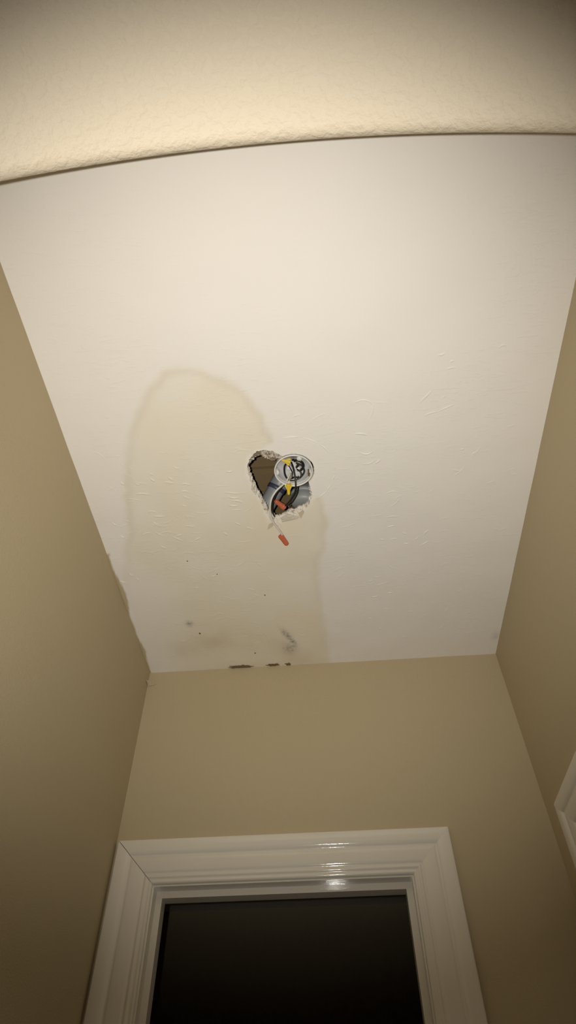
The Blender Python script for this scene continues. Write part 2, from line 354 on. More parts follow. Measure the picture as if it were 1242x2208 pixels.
spot(-0.1155, 1.525, 0.030, 0.0095, 1.15, 0.72, 0.9)
spot(-0.1000, 1.558, 0.018, 0.008, 1.0, 0.72, 0.9)
spot(-0.1110, 1.592, 0.021, 0.026, 0.0, 0.40, 0.8)
spot(-0.0960, 1.580, 0.010, 0.016, 0.0, 0.42, 0.8)
spot(0.5364, 1.5902, 0.012, 0.02, 0.0, 0.25, 0.5)
lw = 0.0025 + 0.004 * np.array([noise.noise((0.3, y * 14, 5.0)) for y in CP[:, 1]])
lw += 0.010 * np.clip(1 - np.abs(CP[:, 1] - 1.295) / 0.095, 0, 1) + 0.008 * np.clip(1 - np.abs(CP[:, 1] - 1.57) / 0.09, 0, 1)
paintover = np.clip((lw - (CP[:, 0] - XL)) / 0.003 + 0.5, 0, 1) * (CP[:, 1] > 1.14)
chalk = np.exp(-((dist_poly(CP, out_ring) - 0.001) / 0.006) ** 2) * (CP[:, 1] > 0.83) * (r_box > 0.054)

M['ceiling'] = new_mat('ceiling_paint', (0.82, 0.78, 0.70), 0.75, spec=0.25)
def ceiling_nodes(m):
    b = m.node_tree.nodes['Principled BSDF']
    at = nd(m, 'ShaderNodeAttribute', attribute_name='marks'); at2 = nd(m, 'ShaderNodeAttribute', attribute_name='marks2')
    s1 = nd(m, 'ShaderNodeSeparateColor'); s2 = nd(m, 'ShaderNodeSeparateColor')
    lk(m, at.outputs['Color'], s1.inputs['Color']); lk(m, at2.outputs['Color'], s2.inputs['Color'])
    def mix(fac, a, col):
        x = nd(m, 'ShaderNodeMix', data_type='RGBA'); lk(m, fac, x.inputs[0])
        if isinstance(a, tuple): x.inputs[6].default_value = (*a, 1)
        else: lk(m, a, x.inputs[6])
        x.inputs[7].default_value = (*col, 1); return x.outputs[2]
    tc = nd(m, 'ShaderNodeTexCoord')
    n0 = nd(m, 'ShaderNodeTexNoise', Scale=2.5, Detail=3.0); lk(m, tc.outputs['Object'], n0.inputs['Vector'])
    c = mix(n0.outputs['Fac'], (0.815, 0.775, 0.705), (0.845, 0.80, 0.735))
    c = mix(s1.outputs['Red'], c, (0.755, 0.68, 0.49))
    c = mix(s1.outputs['Green'], c, (0.60, 0.50, 0.33))
    c = mix(s2.outputs['Red'], c, (0.46, 0.34, 0.19))
    c = mix(s2.outputs['Blue'], c, (0.90, 0.86, 0.79))
    c = mix(s1.outputs['Blue'], c, (0.10, 0.10, 0.085))
    c = mix(s2.outputs['Green'], c, (0.49, 0.405, 0.255))
    lk(m, c, b.inputs['Base Color'])
    # fine relief: rolled paint and shallow trowel marks
    mp = nd(m, 'ShaderNodeMapping'); mp.inputs['Scale'].default_value = (1.0, 3.2, 1.0); lk(m, tc.outputs['Object'], mp.inputs['Vector'])
    a = nd(m, 'ShaderNodeTexNoise', Scale=26.0, Detail=5.0, Roughness=0.6, Distortion=1.4); lk(m, mp.outputs['Vector'], a.inputs['Vector'])
    r = nd(m, 'ShaderNodeMapRange', **{'From Min': 0.56, 'From Max': 0.68}); lk(m, a.outputs['Fac'], r.inputs['Value'])
    g = nd(m, 'ShaderNodeTexNoise', Scale=4.0, Detail=2.0); lk(m, tc.outputs['Object'], g.inputs['Vector'])
    gr = nd(m, 'ShaderNodeMapRange', **{'From Min': 0.40, 'From Max': 0.62}); lk(m, g.outputs['Fac'], gr.inputs['Value'])
    mu = nd(m, 'ShaderNodeMath', operation='MULTIPLY'); lk(m, r.outputs['Result'], mu.inputs[0]); lk(m, gr.outputs['Result'], mu.inputs[1])
    f = nd(m, 'ShaderNodeTexNoise', Scale=170.0, Detail=3.0); lk(m, tc.outputs['Object'], f.inputs['Vector'])
    ad = nd(m, 'ShaderNodeMath', operation='MULTIPLY_ADD'); ad.inputs[1].default_value = 0.35
    lk(m, f.outputs['Fac'], ad.inputs[0]); lk(m, mu.outputs[0], ad.inputs[2])
    bp = nd(m, 'ShaderNodeBump', Strength=0.30, Distance=0.0012); lk(m, ad.outputs[0], bp.inputs['Height'])
    lk(m, bp.outputs['Normal'], b.inputs['Normal'])
ceiling_nodes(M['ceiling'])

zs = ZC + nz(CP, 7, 2.0, 2) * 0.0012
ring_ids = dist_poly(CP, out_ring) < 0.0005
ceiling = link_mesh('ceiling', np.c_[CP, zs], tri, M['ceiling'], smooth=True)
cme = ceiling.data
for nm, chans in (('marks', (fill, edge_line * 0.34, mould)), ('marks2', (np.clip(brown + joint, 0, 1) * 0.42, paintover, chalk * (0.35 + 0.45 * (CP[:, 0] < -0.12)) * np.clip(0.6 + 1.2 * nz(CP, 60, 6.0, 2), 0, 1)))):
    ca = cme.color_attributes.new(nm, 'FLOAT_COLOR', 'POINT')
    ca.data.foreach_set('color', np.c_[np.clip(np.stack(chans, 1), 0, 1), np.ones(len(CP))].astype(np.float32).ravel())
tag(ceiling, 'white painted hallway ceiling with a large tan water stain and a broken hole', 'ceiling', kind='structure')

from mathutils.kdtree import KDTree
kd = KDTree(len(CP))
for i, p_ in enumerate(CP): kd.insert((p_[0], p_[1], 0), i)
kd.balance()
MK = {n: np.array([tuple(d.color) for d in cme.color_attributes[n].data], np.float32) for n in ('marks', 'marks2')}
def copy_marks(o):
    ids = [kd.find((v.co.x, v.co.y, 0))[1] for v in o.data.vertices]
    for n in MK:
        a_ = o.data.color_attributes.new(n, 'FLOAT_COLOR', 'POINT'); a_.data.foreach_set('color', MK[n][ids].ravel())
    return o

# broken edge of the hole: sloping, crumbly gypsum band and the cut thickness of the board
mb = MB()
rows = []
for q, (t, dz) in enumerate(((0, -0.0002), (0.35, 0.0022), (0.72, 0.0045), (1.0, 0.0075), (1.0, 0.0125))):
    row = []
    for i in range(NR):
        p = out_ring[i] * (1 - t) + in_ring[i] * t
        j = 0.0 if q == 0 else 0.0016
        p = p + j * np.array([noise.noise((p[0] * 500, p[1] * 500, q * 3.1)), noise.noise((p[0] * 500, p[1] * 500, q * 3.1 + 40))])
        z = ZC + dz + (0 if q == 0 else 0.0022 * noise.noise((p[0] * 330, p[1] * 330, q * 1.7)))
        if q == 0: z = ZC - 0.0004 + 0.0012 * noise.noise((p[0] * 7, p[1] * 7, 2.0)) * 0
        row.append((p[0], p[1], z))
    rows.append(row)
V = [p for r in rows for p in r]
F = [(q * NR + i, q * NR + (i + 1) % NR, (q + 1) * NR + (i + 1) % NR, (q + 1) * NR + i) for q in range(len(rows) - 1) for i in range(NR)]
rim = mb.add(V, F).build('broken_board_edge', M['torn'], ceiling)
rim.data.materials.append(M['torn_paper'])
for pl in rim.data.polygons:
    if min(pl.vertices) % NR < NA - 4: pl.material_index = 1      # brown torn paper along the near side
tag(rim, 'ragged crumbling gypsum edge around the hole')

def lump(c, r, seed):
    bm = bmesh.new(); bmesh.ops.create_icosphere(bm, subdivisions=1, radius=r)
    sx, sy, sz = (random.uniform(0.6, 1.4) for _ in range(3))
    vs = []
    for v in bm.verts:
        k = 1 + 0.45 * noise.noise(v.co * (1.4 / r) + Vector((seed, 0, 0)))
        vs.append((c[0] + v.co.x * sx * k, c[1] + v.co.y * sy * k, c[2] + v.co.z * sz * k * 0.7))
    fs = [tuple(v.index for v in f.verts) for f in bm.faces]; bm.free(); return vs, fs
mb = MB()
for k in range(95):
    i = int(rng.integers(0, NR))
    if NA - 6 < i < NA + NC: continue
    t = rng.uniform(0.1, 1.0); p = out_ring[i] * (1 - t) + in_ring[i] * t
    mb.add(*lump((p[0], p[1], ZC + 0.002 + 0.004 * t), rng.uniform(0.0009, 0.0027), k * 1.7))
tag(mb.build('gypsum_crumbs', M['gypsum'], ceiling), 'crumbs of white gypsum clinging to the hole edge', kind='stuff')

def flap(name, outline, mat, th=0.0008, droop=0.0):
    P = [Vector(p) for p in outline]; n = len(P)
    c = sum(P, Vector()) / n + Vector((0, 0, -droop))
    top = [p + Vector((0, 0, th)) for p in P]
    v = P + top + [c, c + Vector((0, 0, th))]
    f = [(i, (i + 1) % n, n + (i + 1) % n, n + i) for i in range(n)] + [(i, (i + 1) % n, 2 * n) for i in range(n)] + [(n + i, n + (i + 1) % n, 2 * n + 1) for i in range(n)]
    return MB().add(v, f).build(name, mat, ceiling)
flap('paper_flap', [(-0.1318, 1.0815, 2.6425), (-0.1262, 1.0676, 2.6492), (-0.1180, 1.0640, 2.6494), (-0.1110, 1.0665, 2.6492), (-0.1165, 1.0745, 2.6470)], M['paper'])
flap('paper_flap', [(-0.1110, 1.0655, 2.6494), (-0.0975, 1.0655, 2.6494), (-0.0935, 1.0730, 2.6450), (-0.0990, 1.0800, 2.6400), (-0.1060, 1.0760, 2.6450)], M['gypsum'])
flap('paper_flap', [(-0.0940, 1.0480, 2.6480), (-0.0720, 1.0360, 2.6485), (-0.0560, 1.0430, 2.6487), (-0.0410, 1.0485, 2.6488), (-0.0500, 1.0560, 2.6478), (-0.0700, 1.0590, 2.6478), (-0.0900, 1.0640, 2.6482)], M['gypsum'], droop=0.0012)
flap('paper_flap', [(-0.0460, 1.0360, 2.6470), (-0.0330, 1.0270, 2.6490), (-0.0300, 1.0330, 2.6480), (-0.0400, 1.0500, 2.6420)], M['paper'])
flap('paper_flap', [(-0.1560, 0.9330, 2.6490), (-0.1590, 0.9480, 2.6480), (-0.1500, 0.9660, 2.6470), (-0.1470, 0.9620, 2.6490)], M['gypsum'])

# dried paint ridge left by the old round lamp canopy
mb = MB()
def zoff(p): return noise.fractal((p.x * 7, p.y * 7, 2.0), 1.0, 2.0, 2) * 0.0012
def ridge(path, w, h, z=ZC):
    """low mound along a 2-D path on the ceiling, hanging h below it"""
    n = len(path); v, f = [], []
    for i, p in enumerate(path):
        t = (path[min(i + 1, n - 1)] - path[max(i - 1, 0)]); t = Vector((t.x, t.y)).normalized(); s = Vector((-t.y, t.x))
        k = math.sin(math.pi * (i + 0.15) / (n - 0.7)) ** 1.1
        for a, hh in ((-1, 0.0), (-0.6, 0.16), (-0.3, 0.62), (0.0, 1.0), (0.3, 0.80), (0.6, 0.25), (1, 0.0)):
            v.append((p.x + s.x * a * w * 0.5, p.y + s.y * a * w * 0.5, z + zoff(p) + 0.0002 - (h * k * hh + 0.0002 * (hh > 0))))
    for i in range(n - 1):
        for q in range(6): f.append((i * 7 + q, i * 7 + q + 1, i * 7 + 7 + q + 1, i * 7 + 7 + q))
    return v, f
for a0, a1, w in ((-72, -50, 0.003), (-48, -30, 0.004), (-8, 2, 0.005), (10, 18, 0.005), (25, 38, 0.003), (38, 58, 0.003), (-100, -78, 0.002)):
    aa = [math.radians(a0 + (a1 - a0) * i / 8) for i in range(9)]
    mb.add(*ridge([Vector((-0.050 + (0.104 + 0.0015 * noise.noise((a * 5, 0, 0))) * math.cos(a), 0.905 + 0.104 * math.sin(a))) for a in aa], w, 0.0011))
tag(copy_marks(mb.build('canopy_paint_ridge', M['ceiling'], ceiling, True)), 'faint round paint ridge beside the electrical box')

# trowel strokes standing proud of the ceiling paint
mb = MB()
def stroke(x0, y0, x1, y1, w, h):
    a, b = Vector((x0, y0)), Vector((x1, y1)); d = b - a; s = Vector((-d.y, d.x)) * random.uniform(-0.22, 0.22)
    path = [a + d * t + s * (1 - (2 * t - 1) ** 2) for t in [i / 6 for i in range(7)]]
    if dist_poly(np.array([(p.x, p.y) for p in path]), out_ring).min() < 0.004 or in_poly(np.array([(p.x, p.y) for p in path]), out_ring).any(): return
    mb.add(*ridge(path, w, h))
for s in STROKES: stroke(*s, random.uniform(0.005, 0.0085), random.uniform(0.0008, 0.0014))
for k in range(170):
    if random.random() < 0.62: x, y = random.uniform(-0.53, -0.15), random.uniform(0.80, 1.6)
    else: x, y = random.uniform(-0.2, 0.5), random.uniform(0.72, 1.62)
    L_ = random.uniform(0.012, 0.045); a = random.gauss(0.15 if x < -0.1 else -0.35, 0.4)
    stroke(x, y, x + L_ * math.cos(a), y + L_ * math.sin(a), random.uniform(0.005, 0.010), random.uniform(0.0002, 0.0006))
tag(copy_marks(mb.build('trowel_ridges', M['ceiling'], ceiling, True)), 'short raised trowel strokes in the ceiling paint', kind='stuff')

# little specks and the bare joint along the back wall
def blob(name, x, y, rx, ry, mat, th=0.0006, n=14, seed=0.0, parent=None):
    v, f = [], []
    for zz in (ZC - th, ZC + 0.001):
        for k in range(n):
            a = 2 * math.pi * k / n; q = 1 + 0.55 * noise.noise((math.cos(a) * 1.7 + seed, math.sin(a) * 1.7, seed)) + (0.25 if n < 20 else 0.6) * noise.noise((math.cos(a) * 5.5, math.sin(a) * 5.5, seed))
            v.append((x + rx * q * math.cos(a), y + ry * q * math.sin(a), zz))
    f = [tuple(range(n)), tuple(range(n, 2 * n))] + [(k, (k + 1) % n, n + (k + 1) % n, n + k) for k in range(n)]
    return MB().add(v, f).build(name, mat, parent or ceiling)
for k, (x, y, r) in enumerate(((-0.3833, 1.4949, 0.0026), (-0.3653, 1.1838, 0.0018), (-0.2909, 1.2416, 0.0016), (-0.1648, 1.3393, 0.0018), (-0.2237, 1.6060, 0.0026))):
    blob('dirt_speck', x, y, r, r * 1.2, M['chip'], seed=k * 3.3)
for k, (x0, x1, ry) in enumerate(((-0.309, -0.243, 0.0085), (-0.192, -0.152, 0.0065), (-0.131, -0.114, 0.006))):
    blob('paint_chip', (x0 + x1) / 2, YB - 0.006, (x1 - x0) / 2, ry, M['chip'], 0.0009, 48, 11.0 + k * 5)

# ------------------------------------------------------------------ walls, floor, arch
ZT = 2.668                                           # walls run a little past the ceiling board
def wall(name, boxes, label, mat='wall'):
    mb = MB()
    for b_ in boxes: mb.box(*b_)
    return tag(mb.build(name, M[mat]), label, 'wall', kind='structure')
wall_left = wall('wall_left', [(XL - 0.1, XL, -0.06, YB + 0.001, 0, ZT)], 'beige painted wall on the left of the hallway')
RY0, RY1, RZ = 0.744, 1.464, 2.010                   # doorway in the right wall
wall('wall_right', [(XR, XR + 0.1, -0.06, RY0, 0, ZT), (XR, XR + 0.1, RY1, YB + 0.001, 0, ZT), (XR, XR + 0.1, RY0, RY1, RZ, ZT)], 'beige painted wall on the right of the hallway')
BX0, BX1, BZ = -0.476, 0.1875, 2.016                 # doorway in the back wall
T = 0.115
wall_back = wall('wall_back', [(XL - 0.1, BX0, YB, YB + T, 0, ZT), (BX1, XR + 0.1, YB, YB + T, 0, ZT), (BX0, BX1, YB, YB + T, BZ, ZT)], 'beige end wall above the white door casing')
tag(MB().box(-2.0, 2.0, -1.5, 3.9, -0.03, 0.0).build('floor', M['floor']), 'red-brown wooden hallway floor', 'floor', kind='structure')

# torn corner tape under the ceiling, left corner
v = [(XL, YB - 0.030, 2.603), (XL + 0.002, YB - 0.014, 2.6065), (XL + 0.007, YB - 0.007, 2.603), (XL + 0.020, YB - 0.002, 2.6055), (XL + 0.030, YB, 2.604), (XL + 0.014, YB - 0.004, 2.5985), (XL + 0.004, YB - 0.010, 2.598)]
tag(MB().add(v + [(x - 0.0, y + 0.0008, z + 0.0007) for x, y, z in v], [tuple(range(7)), tuple(range(13, 6, -1))] + [(i, (i + 1) % 7, 7 + (i + 1) % 7, 7 + i) for i in range(7)]).build('torn_corner_tape', M['wall'], wall_back), 'torn lip of corner tape')

# arch the camera stands under: half-round soffit with rounded plaster edges
AC, AA, AZ0, AB, BR = -0.035, 0.570, 1.7084, 0.5752, 0.020
def arch_wall():
    prof = [(YA1, BR)]                               # (y, height above the soffit) going round the rounded edge
    for k in range(1, 7):
        a = math.pi / 2 * k / 6; prof.append((YA1 - BR + BR * math.cos(a), BR - BR * math.sin(a)))
    for k in range(1, 10): prof.append((YA1 - BR + (YA0 - YA1 + 2 * BR) * k / 10, 0.0))
    for k in range(0, 7):
        a = math.pi / 2 * k / 6; prof.append((YA0 + BR - BR * math.sin(a), BR - BR * math.cos(a)))
    N = 72; V, Fc = [], []
    for i in range(N + 1):
        th = math.pi * (1 - i / N); nx, nzv = math.cos(th) / AA, math.sin(th) / AB
        l = math.hypot(nx, nzv); nx, nzv = nx / l, nzv / l
        for y, h in prof: V.append((AC + AA * math.cos(th) + nx * h, y, AZ0 + AB * math.sin(th) + nzv * h))
        t_out = 0.75
        x = max(XL - 0.05, min(XR + 0.05, AC + AA * math.cos(th) * 1.3))
        for y in (YA0, YA1): V.append((x, y, ZT if abs(math.cos(th)) < 0.92 else AZ0 + (ZT - AZ0) * min(1.0, i / N * 12 if i < N / 2 else (N - i) / N * 12)))
    m = len(prof) + 2
    for i in range(N):
        for k in range(m): 
            a, b_ = k, (k + 1) % m
            Fc.append((i * m + a, i * m + b_, (i + 1) * m + b_, (i + 1) * m + a))
    mb = MB(); mb.add(V, Fc)
    for x0, x1 in ((XL - 0.05, AC - AA), (AC + AA, XR + 0.05)):
        if x1 > x0: mb.box(x0, x1, YA0, YA1, 0.0, AZ0)
    return mb
tag(arch_wall().build('wall_front', M['soffit'], smooth=True), 'cream textured archway soffit with rounded edge, overhead at the front of the hallway', 'wall', kind='structure')

# ------------------------------------------------------------------ door casings (mitred, stepped profile)
CW = 0.106
#        distance from outer edge, proud of the wall
KEYS = [(0.0, 0.0), (0.0, 0.0130), (0.0015, 0.0165), (0.005, 0.0180), (0.013, 0.0188), (0.022, 0.0186), (0.030, 0.0175), (0.0355, 0.0150), (0.0385, 0.0128), (0.0425, 0.0124),
        (0.0460, 0.0138), (0.052, 0.0144), (0.065, 0.0138), (0.076, 0.0124), (0.0805, 0.0100), (0.0835, 0.0094), (0.0870, 0.0112), (0.0905, 0.0112), (0.0940, 0.0088), (0.0970, 0.0086),
        (0.1005, 0.0094), (0.1040, 0.0076), (0.1058, 0.0045), (0.106, 0.0)]
PROF = [tuple(v)[:2] for v in catmull([(a, b, 0) for a, b in KEYS[1:-1]], 4)]
PROF = [KEYS[0]] + [(max(0.0, min(0.106, a)), b) for a, b in PROF] + [KEYS[-1]]
def casing_piece(name, mat, parent, P, u_out, along, n_out, L, m0, m1, ext0=0.0, ext1=0.0):
    """P: outer corner start; along: direction; u_out: outward across the width; m0/m1: mitre inset per width at each end (1 or 0)"""
    P, u, a, n = Vector(P), Vector(u_out), Vector(along), Vector(n_out)
    def strip(rows_, faces_at_ends):
        v, f, k = [], [], len(rows_)
        for s in range(2):
            for d, h in rows_:
                t = (d * m0 + ext0) if s == 0 else (L - d * m1 - ext1)
                v.append(P - u * d + a * t + n * h)
        if faces_at_ends: return v, [tuple(range(k)), tuple(range(2 * k - 1, k - 1, -1))]
        return v, [(i, i + 1, k + i + 1, k + i) for i in range(k - 1)]
    mb = MB()
    mb.add(*strip(PROF[1:-1], False)); mb.add(*strip(PROF[:2], False)); mb.add(*strip(PROF[-2:], False)); mb.add(*strip([PROF[-1], PROF[0]], False)); mb.add(*strip(PROF, True))
    return mb.build(name, mat, parent, True)

OX0, OX1, OZ = -0.5735, 0.2858, 2.1130               # outer casing edges, back doorway
t1 = tag(empty('trim_1', (0.5 * (OX0 + OX1), YB, 0)), 'white moulded door casing on the end wall', 'door casing', kind='structure')
casing_piece('casing_head', M['trim'], t1, (OX0, YB, OZ), (0, 0, 1), (1, 0, 0), (0, -1, 0), OX1 - OX0, 1, 1, 0.0016, 0.0)
casing_piece('casing_leg', M['trim_side'], t1, (OX0, YB, OZ), (-1, 0, 0), (0, 0, -1), (0, -1, 0), OZ, 1, 0, 0.0004)
casing_piece('casing_leg', M['trim_side'], t1, (OX1, YB, OZ), (1, 0, 0), (0, 0, -1), (0, -1, 0), OZ, 1, 0, 0.0001)

# door frame (jambs and stops) of the open doorway
d1 = tag(empty('door_1', (0.5 * (BX0 + BX1), YB, 0)), 'open doorway with white jambs in the end wall', 'doorway', kind='structure')
JX0, JX1, JZ = -0.4635, 0.1765, 2.0035
D0, D1 = YB - 0.001, YB + T + 0.001
MB().box(BX0, BX1, D0, D1, JZ, BZ).build('head_jamb', M['trim'], d1)
MB().box(BX0, JX0, D0, D1, 0, JZ).build('side_jamb', M['trim_side'], d1)
MB().box(JX1, BX1, D0, D1, 0, JZ).build('side_jamb', M['trim_side'], d1)
S0, S1, SP = 1.711, 1.747, 0.0155
MB().box(JX0, JX1, S0, S1, JZ - SP, JZ).build('head_stop', M['trim'], d1)
MB().box(JX0, JX0 + SP, S0, S1, 0, JZ - SP).build('side_stop', M['trim_side'], d1)
MB().box(JX1 - SP, JX1, S0, S1, 0, JZ - SP).build('side_stop', M['trim_side'], d1)

# door in the right wall: only the far upper corner of its casing shows
t2 = tag(empty('trim_2', (XR, 1.1, 0)), 'white moulded door casing on the right wall', 'door casing', kind='structure')
OY0, OY1, OZ2 = RY0 - 0.1, RY1 + 0.1, 2.1125
casing_piece('casing_head', M['trim_side'], t2, (XR, OY0, OZ2), (0, 0, 1), (0, 1, 0), (-1, 0, 0), OY1 - OY0, 1, 1)
casing_piece('casing_leg', M['trim_side'], t2, (XR, OY1, OZ2), (0, 1, 0), (0, 0, -1), (-1, 0, 0), OZ2, 1, 0, 0.0003)
casing_piece('casing_leg', M['trim_side'], t2, (XR, OY0, OZ2), (0, -1, 0), (0, 0, -1), (-1, 0, 0), OZ2, 1, 0, 0.0003)
d2 = tag(empty('door_2', (XR, 1.1, 0)), 'closed white door in the right wall', 'door', kind='structure')
mb = MB().box(XR, XR + 0.1, RY0, RY0 + 0.012, 0, RZ).box(XR, XR + 0.1, RY1 - 0.012, RY1, 0, RZ).box(XR, XR + 0.1, RY0 + 0.012, RY1 - 0.012, RZ - 0.012, RZ)
mb.build('jamb', M['trim_side'], d2)
MB().box(XR + 0.03, XR + 0.066, RY0 + 0.015, RY1 - 0.015, 0.008, RZ - 0.015).build('door_leaf', M['trim_side'], d2)
pr = [(0.0, 0.0), (0.026, 0.0), (0.026, 0.006), (0.011, 0.010), (0.011, 0.030), (0.024, 0.036), (0.028, 0.048), (0.022, 0.060), (0.0, 0.063)]
MB().add(*lathe([(r, h) for r, h in pr[1:-1]], (XR + 0.03, RY0 + 0.085, 1.0), 24, (-1, 0, 0))).build('door_knob', M['brass'], d2, True)

# dark room beyond the doorway
Y2 = YB + T
tag(MB().box(-1.3, 1.2, 3.85, 3.95, 0, ZT).build('wall_beyond', M['wall']), 'wall of the unlit room beyond the doorway', 'wall', kind='structure')
mb = MB().box(-1.4, -1.3, Y2, 3.95, 0, ZT)
tag(mb.build('wall_beyond_left', M['wall']), 'left wall of the unlit room beyond the doorway', 'wall', kind='structure')
tag(MB().box(1.2, 1.3, Y2, 3.95, 0, ZT).build('wall_beyond_right', M['wall']), 'right wall of the unlit room beyond the doorway', 'wall', kind='structure')
tag(MB().box(-1.4, XL - 0.1, Y2 - 0.1, Y2, 0, ZT).box(XR + 0.1, 1.3, Y2 - 0.1, Y2, 0, ZT).build('wall_beyond_near', M['wall']), 'near wall of the unlit room beyond the doorway', 'wall', kind='structure')
tag(MB().box(-1.4, 1.3, Y2 - 0.1, 3.95, ZC + 0.003, ZC + 0.02).build('ceiling_beyond', M['ceiling']), 'ceiling of the unlit room beyond the doorway', 'ceiling', kind='structure')

# ------------------------------------------------------------------ space above the ceiling, seen through the hole
deck = tag(empty('attic_deck', (-0.05, 1.1, 3.0)), 'rough brown boards seen in the dark space above the hole', 'boards', kind='structure')
y = 0.55
for w in (0.16, 0.16, 0.17, 0.185, 0.17, 0.16, 0.16):
    MB().box(-0.50, 0.42, y + 0.002, y + w - 0.002, 3.000 + random.uniform(-0.002, 0.002), 3.020).build('plank', M['wood'], deck); y += w
MB().box(-0.50, 0.42, 1.126, 1.150, 2.985, 2.998).build('batten', M['wood'], deck)
for nm, bx, lab in (('added_joist', (-0.50, -0.46, 0.55, YB + 0.03, 2.668, 2.998), 'brown wooden joist added unseen to close the space above the ceiling, left of the hole'),
                    ('added_joist', (0.38, 0.42, 0.55, YB + 0.03, 2.668, 2.998), 'brown wooden joist added unseen to close the space above the ceiling, right of the hole'),
                    ('added_blocking', (-0.46, 0.38, 0.55, 0.59, 2.668, 2.998), 'brown wooden blocking added unseen to close the space above the ceiling, near side of the hole'),
                    ('added_blocking', (-0.46, 0.38, 1.45, 1.49, 2.668, 2.998), 'brown wooden blocking added unseen to close the space above the ceiling, far side of the hole')):
    tag(MB().box(*bx).build(nm, M['wood']), lab, 'added joist', kind='structure')  # joists and blocking added out of view to keep ambient light out

pipe = tag(empty('conduit_pipe', PIPE[1]), 'grey plastic pipe slanting above the left part of the hole', 'pipe')
pp = catmull(PIPE, 8)
d_ = (pp[0] - pp[1]).normalized()
MB().add(*sweep([pp[0] + d_ * 0.05] + pp + [pp[-1] - d_ * 0.03], 0.0235, 26)).build('tube', M['pipe'], pipe, True)
axis = (Vector(PIPE[2]) - Vector(PIPE[1])).normalized(); cc = Vector(PIPE[1]).lerp(Vector(PIPE[2]), 0.88)
MB().add(*lathe([(0.0245, -0.006), (0.0262, -0.005), (0.0262, 0.005), (0.0245, 0.006)], cc, 30, axis)).build('shade_band', M['coupling_shade'], pipe, True)  # dark band painting in the coupling's edge shadow on the pipe
MB().add(*lathe([(0.0245, 0.0062), (0.0256, 0.008), (0.0256, 0.045), (0.0245, 0.047)], cc, 30, axis)).build('coupling', M['pipe'], pipe, True)

fit = tag(empty('pipe_fitting', (-0.032, 1.05, 2.75)), 'pale grey rounded pipe end above the right part of the hole', 'pipe')
base = Vector((-0.030, 1.062, 2.716)); ax = Vector((0.10, -0.30, 0.95))
MB().add(*lathe([(0.006, -0.004), (0.030, -0.003), (0.0355, 0.001), (0.0370, 0.006), (0.0370, 0.028), (0.0350, 0.029), (0.0345, 0.090), (0.0, 0.091)][:-1], base, 36, ax)).build('pipe_end', M['pipe_pale'], fit, True)
MB().add(*lathe([(0.0372, 0.024), (0.0392, 0.025), (0.0392, 0.034), (0.0372, 0.035)], base, 36, ax)).build('hub_ring', M['pipe_pale'], fit, True)

# ------------------------------------------------------------------ round electrical box
jb = tag(empty('junction_box', BOX), 'round white electrical box set in the ceiling hole, full of wires', 'electrical box')
prof = [(0.0480, 0.0000), (0.0478, -0.0016), (0.0462, -0.0018), (0.0446, -0.0012), (0.0442, 0.0010), (0.0444, 0.0030), (0.0466, 0.0040), (0.0480, 0.0030)]
MB().add(*lathe(prof, BOX, 64, closed=True)).build('rim', M['plastic_white'], jb, True)
prof = [(0.0428, 0.0015), (0.0420, 0.012), (0.0405, 0.046), (0.0, 0.046), (0.0, 0.048), (0.0425, 0.048), (0.0450, 0.0035)]
V, Fc = [], []
nseg = 56
def ringv(r, h): return [(BOX.x + r * math.cos(2 * math.pi * k / nseg), BOX.y + r * math.sin(2 * math.pi * k / nseg), BOX.z + h) for k in range(nseg)]
rr = [(0.0446, 0.0015), (0.0436, 0.012), (0.0415, 0.046), (0.004, 0.0462), (0.004, 0.0482), (0.0435, 0.048), (0.0462, 0.0035)]
for r, h in rr: V += ringv(r, h)
for i in range(len(rr)):
    if i == len(rr) - 1: j = 0
    else: j = i + 1
    for k in range(nseg): Fc.append((i * nseg + k, i * nseg + (k + 1) % nseg, j * nseg + (k + 1) % nseg, j * nseg + k))
MB().add(V, Fc).build('body', M['plastic_grey'], jb, True)
def ear(x, y, rot):
    mb = MB(); n = 12; v = []
    for zz in (0.001, 0.0075):
        for k in range(n):
            a = math.pi * k / (n - 1) - math.pi / 2
            px, py = 0.007 * math.cos(a), 0.0075 * math.sin(a)
            v.append((x + px * math.cos(rot) - py * math.sin(rot), y + px * math.sin(rot) + py * math.cos(rot), ZC + zz))
    mb.add(v, [tuple(range(n)), tuple(range(2 * n - 1, n - 1, -1))] + [(k, (k + 1) % n, n + (k + 1) % n, n + k) for k in range(n)])
    return mb
ear(BOX.x - 0.0425, BOX.y + 0.002, 0.0).build('screw_ear', M['plastic_white'], jb)
e2 = ear(BOX.x + 0.0425, BOX.y + 0.008, math.pi).build('screw_ear', M['plastic_white'], jb)
MB().add(*lathe([(0.0018, -0.0006), (0.0034, 0.0), (0.0034, 0.003)], (BOX.x + 0.0375, BOX.y + 0.012, ZC + 0.0002), 14)).build('rusty_screw', M['rust'], jb)
MB().box(BOX.x + 0.0350, BOX.x + 0.0390, BOX.y + 0.000, BOX.y + 0.020, ZC + 0.0006, ZC + 0.0030).build('rusty_slot', M['rust'], jb)
MB().add(*lathe([(0.0012, -0.0004), (0.0026, 0.0), (0.0026, 0.003)], (BOX.x - 0.0385, BOX.y + 0.002, ZC + 0.0008), 14)).build('screw', M['plastic_white'], jb)
for x, y_ in ((-0.012, 0.016), (0.010, 0.020), (0.016, -0.012)):
    MB().add(*lathe([(0.0055, 0.0), (0.0070, 0.002), (0.0070, 0.012), (0.0050, 0.014)], (BOX.x + x, BOX.y + y_, ZC + 0.031), 16)).build('cable_clamp', M['plastic_white'], jb, True)

